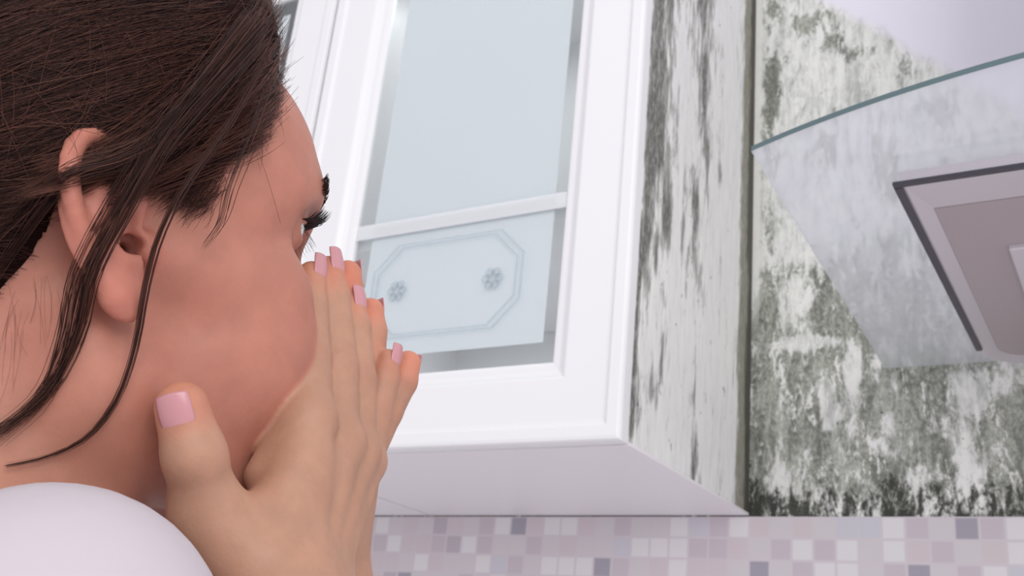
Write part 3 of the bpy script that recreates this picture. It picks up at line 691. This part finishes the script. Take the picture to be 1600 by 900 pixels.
tubes('hair_strands', paths, 0.012 * prof[None] * rng.uniform(0.7, 1.2, NS)[:, None], M_HAIR, person, tone=np.clip(rng.beta(1.3, 3.0, NS) + 0.15 * sm(toH(paths[:, 0].astype(np.float32))[:, 0], 3, 7), 0, 1)); person.children[-1]['kind'] = 'stuff'

# coiled strands of the bun
L = []
for i in range(1100):
    ph = rng.uniform(-0.9, 1.45); a0 = rng.uniform(0, 2 * math.pi); sp = rng.uniform(1.2, 2.6); u = np.linspace(0, 1, 14)
    la = ph + rng.normal(0, 0.18) * u + 0.10 * np.sin(u * 3 + a0); an = a0 + sp * u; k = 1.0 + rng.uniform(0.0, 0.045)
    e3 = np.stack([-10.5 - 2.8 * k * np.sin(la), 3.4 * k * np.cos(la) * np.cos(an), 2.0 + 3.2 * k * np.cos(la) * np.sin(an)], 1)
    L.append(HO + e3 @ HB)
tubes('bun_strands', L, 0.014 * np.interp(np.linspace(0, 1, 14), [0, .1, .85, 1], [.3, 1, 1, .3])[None], M_HAIR, person, tone=rng.beta(1.3, 3.0, len(L))); person.children[-1]['kind'] = 'stuff'

# loose locks that hang over the ear and down the neck
def front_depth(px, py):
    d = np.linspace(28, 50, 440); pts = np.array([P(px, py, t) for t in d], np.float32); q = toH(pts)
    v = np.minimum(np.minimum(head_core(q), ear_sdf(q)), hair_mass(pts)); return d[np.argmax(v < 0)] if v.min() < 0 else 99
def lock(ctrl, n, spread, m=26, r=0.014, seed=0, taper=1.0):
    rg = np.random.default_rng(seed); c = np.array([P(px, py, min(d, front_depth(px, py) - 0.28)) for px, py, d in ctrl]); base = bez(c, m); L = []
    for i in range(n):
        o0 = rg.normal(0, 1, 3) * [1, 0.4, 1]; o1 = rg.normal(0, 1, 3); t = np.linspace(0, 1, m)[:, None]
        L.append(base + spread * ((1 - t) * o0 * 1.0 + np.sin(t * math.pi) * o1 * 0.35 + t * taper * rg.normal(0, 0.45, 3)))
    return np.array(L), r * np.interp(np.linspace(0, 1, m), [0, .1, .7, 1], [.6, 1, .9, .25])
LOCKS = [
    ([(415, 30, 38.2), (345, 110, 36.0), (255, 215, 34.6), (190, 330, 34.0), (140, 430, 34.0), (120, 520, 34.6), (75, 610, 35.0), (0, 672, 34.5), (-70, 700, 34)], 46, 0.24),
    ([(400, 60, 38.0), (330, 140, 36.0), (245, 230, 34.8), (170, 340, 34.0), (118, 440, 34.1), (95, 540, 34.8), (60, 625, 35.0), (-10, 685, 34.5)], 26, 0.30),
    ([(420, 80, 38.6), (360, 190, 36.6), (290, 290, 35.4), (250, 370, 35.0), (228, 450, 34.9), (212, 540, 35.0), (185, 620, 35.2), (140, 680, 35.2), (80, 712, 35), (10, 728, 34.6)], 20, 0.09),
    ([(400, 20, 38.0), (330, 110, 36.2), (250, 210, 34.9), (180, 250, 34.2), (110, 270, 34.4), (40, 320, 34.8), (-40, 400, 35)], 40, 0.35),
    ([(410, 60, 38.4), (330, 170, 36.4), (240, 240, 34.9), (150, 262, 34.2), (90, 300, 34.5), (30, 380, 35.0), (-30, 470, 35)], 26, 0.28),
    ([(425, 110, 39.0), (395, 200, 37.8), (360, 290, 36.9), (345, 345, 36.7), (318, 385, 36.5)], 9, 0.16),
]
for i, (c, n, s) in enumerate(LOCKS):
    L, rr = lock(c, n, s, seed=i + 3)
    tubes('hair_lock', L, rr[None], M_HAIR, person, tone=np.random.default_rng(i).beta(1.5, 3, n))

# locks combed from the hairline down over the temple
def on_head(px, py, lift):
    d = np.linspace(30, 52, 400); pts = np.array([P(px, py, t) for t in d], np.float32); v = head_c(pts)
    k = np.argmax(v < lift); return pts[k] if v.min() < lift else pts[np.argmin(v)]
rg = np.random.default_rng(77)
HLN = bez([(405, -60, 0), (425, 10, 0), (436, 60, 0), (437, 105, 0), (436, 155, 0), (420, 205, 0), (390, 222, 0), (365, 245, 0)], 60)
for i in range(26):
    t = rg.uniform(0, 1); h = HLN[int(t * 59)]; ex, ey = 205 + rg.normal(0, 28), 225 + 60 * t + rg.normal(0, 15)
    c = []
    for u in (0.0, 0.2, 0.45, 0.7, 1.0):
        x = h[0] + (ex - h[0]) * u ** 1.15; y = h[1] + (ey - h[1]) * u ** 0.85
        c.append(on_head(x, y, [0.12, 0.75, 0.95, 0.95, 1.0][int(u * 4 + 0.3)] * (1.0 if t < 0.7 else 0.6)))
    c = [p if k == 0 or p[2] < front_depth(p[0] / p[2] * FPX + 800, 450 - p[1] / p[2] * FPX) - 0.15 else P(p[0] / p[2] * FPX + 800, 450 - p[1] / p[2] * FPX, front_depth(p[0] / p[2] * FPX + 800, 450 - p[1] / p[2] * FPX) - 0.2) for k, p in enumerate(c)]
    c.append(c[-1] + (c[-1] - c[-2]) * 0.8 - HU * 0.4 - HF * 0.8)
    n = 34; m = 18; base = bez(c, m); o0 = rg.normal(0, 1, (n, 1, 3)); o1 = rg.normal(0, 1, (n, 1, 3)); tt = np.linspace(0, 1, m)[None, :, None]
    L = base[None] + 0.24 * (o0 * (1 - 0.55 * tt) + 0.4 * np.sin(tt * math.pi) * o1)
    tubes('hair_lock', L, 0.012 * np.interp(np.linspace(0, 1, m), [0, .15, .8, 1], [.5, 1, .9, .2])[None], M_HAIR, person, tone=np.clip(rg.beta(1.6, 2.2, n) + rg.normal(0.05, 0.12) + 0.25 * (t > 0.25) * (t < 0.8), 0, 1.4))
# short soft hairs of the sideburn
L = []
for i in range(1500):
    x, y = rg.uniform(245, 365), rg.uniform(222, 335)
    a0 = on_head(x, y, 0.02); r0 = hair_region(toH(a0[None]))[0]
    if r0 < rg.uniform(-0.15, 0.25): continue
    gg = grad(head_c, a0[None])[0]; dv = nrm(-HF * rg.uniform(0.3, 1.0) - HU * rg.uniform(0.3, 1.0)); ln = rg.uniform(0.5, 1.4); s0 = np.linspace(0, 1, 7)[:, None]
    L.append(a0 + dv * ln * s0 + gg * (0.05 + 0.16 * np.sin(s0 * 2.4)) + rg.normal(0, 0.12, 3) * s0 ** 2)
tubes('sideburn', L, 0.0085 * np.array([[.8, 1, 1, .9, .8, .6, .3]]), M_HAIR, person, tone=rg.beta(1.3, 3, len(L))); person.children[-1]['kind'] = 'stuff'
# fine baby hairs along the hairline
L = []
for i in range(420):
    h = HLN[rg.integers(0, 60)]; a0 = on_head(h[0] + rg.normal(-4, 7), h[1] + rg.normal(0, 5), 0.03); dv = nrm(-HF * rg.uniform(0.0, 1.0) + HU * rg.normal(-0.35, 0.5) - HR * 0.1); gg = grad(head_c, a0[None])[0]
    ln = rg.uniform(0.5, 1.6); s0 = np.linspace(0, 1, 7)[:, None]; cv = rg.normal(0, 0.25, 3)
    L.append(a0 + dv * ln * s0 + gg * 0.28 * np.sin(s0 * 2.2) + cv * s0 ** 2)
tubes('baby_hairs', L, 0.0065 * np.array([[1, 1, 1, .9, .8, .6, .3]]), M_HAIR, person, tone=rg.beta(1.5, 3, 420)); person.children[-1]['kind'] = 'stuff'

# stray hairs crossing the combed mass and wisps on the neck
L = []; rg = np.random.default_rng(91)
for i in range(70):
    x, y = rg.uniform(-20, 400), rg.uniform(-20, 210); an = rg.uniform(0, math.pi); ln = rg.uniform(60, 170); kk = rg.normal(0, 0.15)
    pp = [(x + math.cos(an) * ln * u + kk * ln * (u * u - u) * 2 * math.sin(an), y + math.sin(an) * ln * u - kk * ln * (u * u - u) * 2 * math.cos(an)) for u in np.linspace(0, 1, 9)]
    c = [P(a_, b_, min(front_depth(a_, b_), 46) - 0.33) for a_, b_ in pp]
    L.append(bez(c, 16))
for i in range(22):
    x, y = rg.uniform(10, 130), rg.uniform(430, 520); dx_, dy_, kb = rg.normal(-12, 14), rg.uniform(60, 130), rg.normal(0, 14); pp = [(x + dx_ * u + kb * (u * u - u), y + u * dy_) for u in np.linspace(0, 1, 5)]
    c = [P(a_, b_, min(front_depth(a_, b_), 40) - 0.12) for a_, b_ in pp]; L.append(bez(c, 16))
tubes('stray_hairs', L, np.where(np.arange(92) < 70, 0.008, 0.0035)[:, None] * np.ones((1, 16)), M_HAIR, person, tone=np.where(np.arange(92) < 70, 0.9, 0.8)); person.children[-1]['kind'] = 'stuff'

# ---- eyes, brows, lashes
def eyeball(sy):
    bm = bmesh.new(); bmesh.ops.create_uvsphere(bm, u_segments=32, v_segments=24, radius=1.2)
    me = bpy.data.meshes.new('eyeball'); 
    c = H(EYE[0], sy * EYE[1], EYE[2]); ax = nrm(HF * 1.0 - HU * 0.05)
    rot = Vector((0, 0, 1)).rotation_difference(Vector(ax))
    for v in bm.verts:
        q = v.co.copy()
        if q.z > 1.05: q *= 1.03
        v.co = rot @ q
    for f in bm.faces:
        f.smooth = True; f.material_index = 1 if f.calc_center_median().dot(Vector(ax)) > 1.07 else 0
    bm.to_mesh(me); bm.free()
    co = np.array([v.co[:] for v in me.vertices]) + c
    me.vertices.foreach_set('co', wl(co).astype(np.float32).ravel()); me.flip_normals()
    me.materials.append(M_EYE); me.materials.append(M_IRIS); link('eyeball', me, None, person)
for sy in (1, -1): eyeball(sy)
def surf(pts, lift=0.0):
    p = np.asarray(pts, np.float32)
    for _ in range(6): p = p - grad(head_c, p) * (head_c(p) - lift)[:, None]
    return p
for sy in (1, -1):
    rg = np.random.default_rng(5); n = 130; t = rg.uniform(0, 1, n)
    line = bez([(8.6, 0.9, 4.3), (8.5, 1.8, 4.65), (8.1, 2.8, 4.8), (7.6, 3.5, 4.7)], 60)
    b0 = line[(t * 59).astype(int)]; root = np.array([H(x, sy * y, z) for x, y, z in b0]) + HU * (rg.uniform(-0.35, 0.35, n) * (0.9 - 0.5 * t))[:, None]
    root = surf(root, 0.0); g = grad(head_c, root)
    tv = np.array([sy * HR * 0.75 - HF * 0.25 + HU * 0.25] * n); L = rg.uniform(0.4, 0.65, n)[:, None]
    mid = root + g * 0.12 + tv * L * 0.5; tip = root + g * 0.14 + tv * L
    tubes('eyebrow', np.stack([root - g * 0.05, mid, tip], 1), np.array([[0.022, 0.02, 0.006]]), M_BROW, person)
    for up, zz, n, ln, nm in ((1, 0.26, 80, 1.0, 'upper_lashes'), (-1, -0.5, 16, 0.5, 'lower_lashes')):
        th = np.linspace(-0.9, 1.05, n) + rg.normal(0, 0.02, n)
        base = np.array([H(EYE[0] + 1.36 * math.cos(k) * 0.96, sy * (EYE[1] + 1.36 * math.sin(k)), EYE[2] - 0.12 + zz * (1 - 0.55 * (k / 1.1) ** 2)) for k in th])
        dirn = np.array([nrm(HF * math.cos(k) + sy * HR * math.sin(k) * 0.9 + HU * (0.05 if up > 0 else -0.5)) for k in th])
        Lh = ln * rg.uniform(0.75, 1.1, n)[:, None]
        pts = np.stack([base, base + dirn * Lh * 0.4 - HU * up * 0.02, base + dirn * Lh * 0.75 + HU * up * 0.15, base + dirn * Lh * 0.95 + HU * up * 0.38 * Lh], 1)
        tubes(nm, pts, np.array([[0.024, 0.022, 0.016, 0.004]]) * (1 if up > 0 else 0.45), M_LASH, person)

# ---- nails
def nail(tip, prev, normal, r, wid, ln, over=0.25):
    ax = nrm(tip - prev); nn = nrm(np.asarray(normal) - ax * (np.asarray(normal) @ ax)); sd = np.cross(ax, nn)
    us = np.linspace(-1, 1, 15); vs_ = np.linspace(-1, 1, 15); Vn = []; Rn = r * 1.0
    top = []
    for lay in (0.0, -0.05):
        for v in vs_:
            for u in us:
                w_ = wid * (1 - 0.10 * max(0, v) ** 3 - 0.22 * max(0, -v) ** 4)
                an = u * w_ / Rn
                l = v * ln * (1 - 0.10 * u * u * (1 if v > 0 else 1.6)); 
                drop = 0.05 * (v + 0.1) ** 2
                Vn.append(tip + ax * (l + over) + nn * ((Rn + 0.045 + lay) * math.cos(an) - drop) + sd * (Rn + 0.045 + lay) * math.sin(an))
    n = 15; Fq = []
    for i in range(n - 1):
        for j in range(n - 1):
            a_ = i * n + j; Fq.append((a_, a_ + 1, a_ + n + 1, a_ + n)); b_ = n * n + a_; Fq.append((b_, b_ + n, b_ + n + 1, b_ + 1))
    for k in range(n - 1):
        for a_, b_ in ((k, k + 1), ((n - 1) * n + k + 1, (n - 1) * n + k), ((k + 1) * n, k * n), (k * n + n - 1, (k + 1) * n + n - 1)):
            Fq.append((a_, n * n + a_, n * n + b_, b_))
    mesh_np('fingernail', wl(np.array(Vn)), np.array(Fq), M_NAIL, person)
DORS = np.array([0.90, 0.10, -0.42])
for k, w_, l_ in (('index', .5, .58), ('middle', .52, .62), ('ring', .5, .58), ('pinky', .42, .5)):
    pts, rs = RH[k]; nail(pts[3], pts[2], DORS, rs[3], w_, l_)
    pts, rs = LH[k]; nail(pts[3], pts[2], np.array([0.3, 0.05, 0.95]), rs[3], w_, l_)
nail(RT[0][3], RT[0][2], np.array([-0.04, 0.2, -0.96]), 0.90, 0.60, 0.66, -0.06)
nail(LT[0][3], LT[0][2], -HR, 0.84, 0.64, 0.66, 0.05)

# ---- white top
WU = np.array([0.0952, 0.9271, 0.3625])
def shirt_sdf(p):
    nb = H(-5.0, 0, -17.5); sr = P(62, 1046, 30.0); sl = H(-6, -17, -20) 
    hip = nb - WU * 34
    d = ell(p, nb - WU * 22 + HF * 1, (17, 19, 15))
    d = smin(d, cone(p, nb - WU * 5.0, sr, 5.0, 4.7), 3.0)
    d = smin(d, cone(p, nb - WU * 4.0, sl, 5.0, 4.7), 3.0)
    d = smin(d, cone(p, nb - WU * 14, hip, 12.5, 12.0), 4.0)
    er_ = RW[2] - WU * 10 + np.array([0.5, 0, -1.0])
    d = smin(d, cone(p, sr, er_, 4.7, 4.6), 2.0)
    return d
Vs, Qs = sdf_mesh(shirt_sdf, (-45, -62, 8), (16, 2, 70), 0.5)
mesh_np('white_top', wl(Vs), Qs[:, ::-1], M_SHIRT, person)
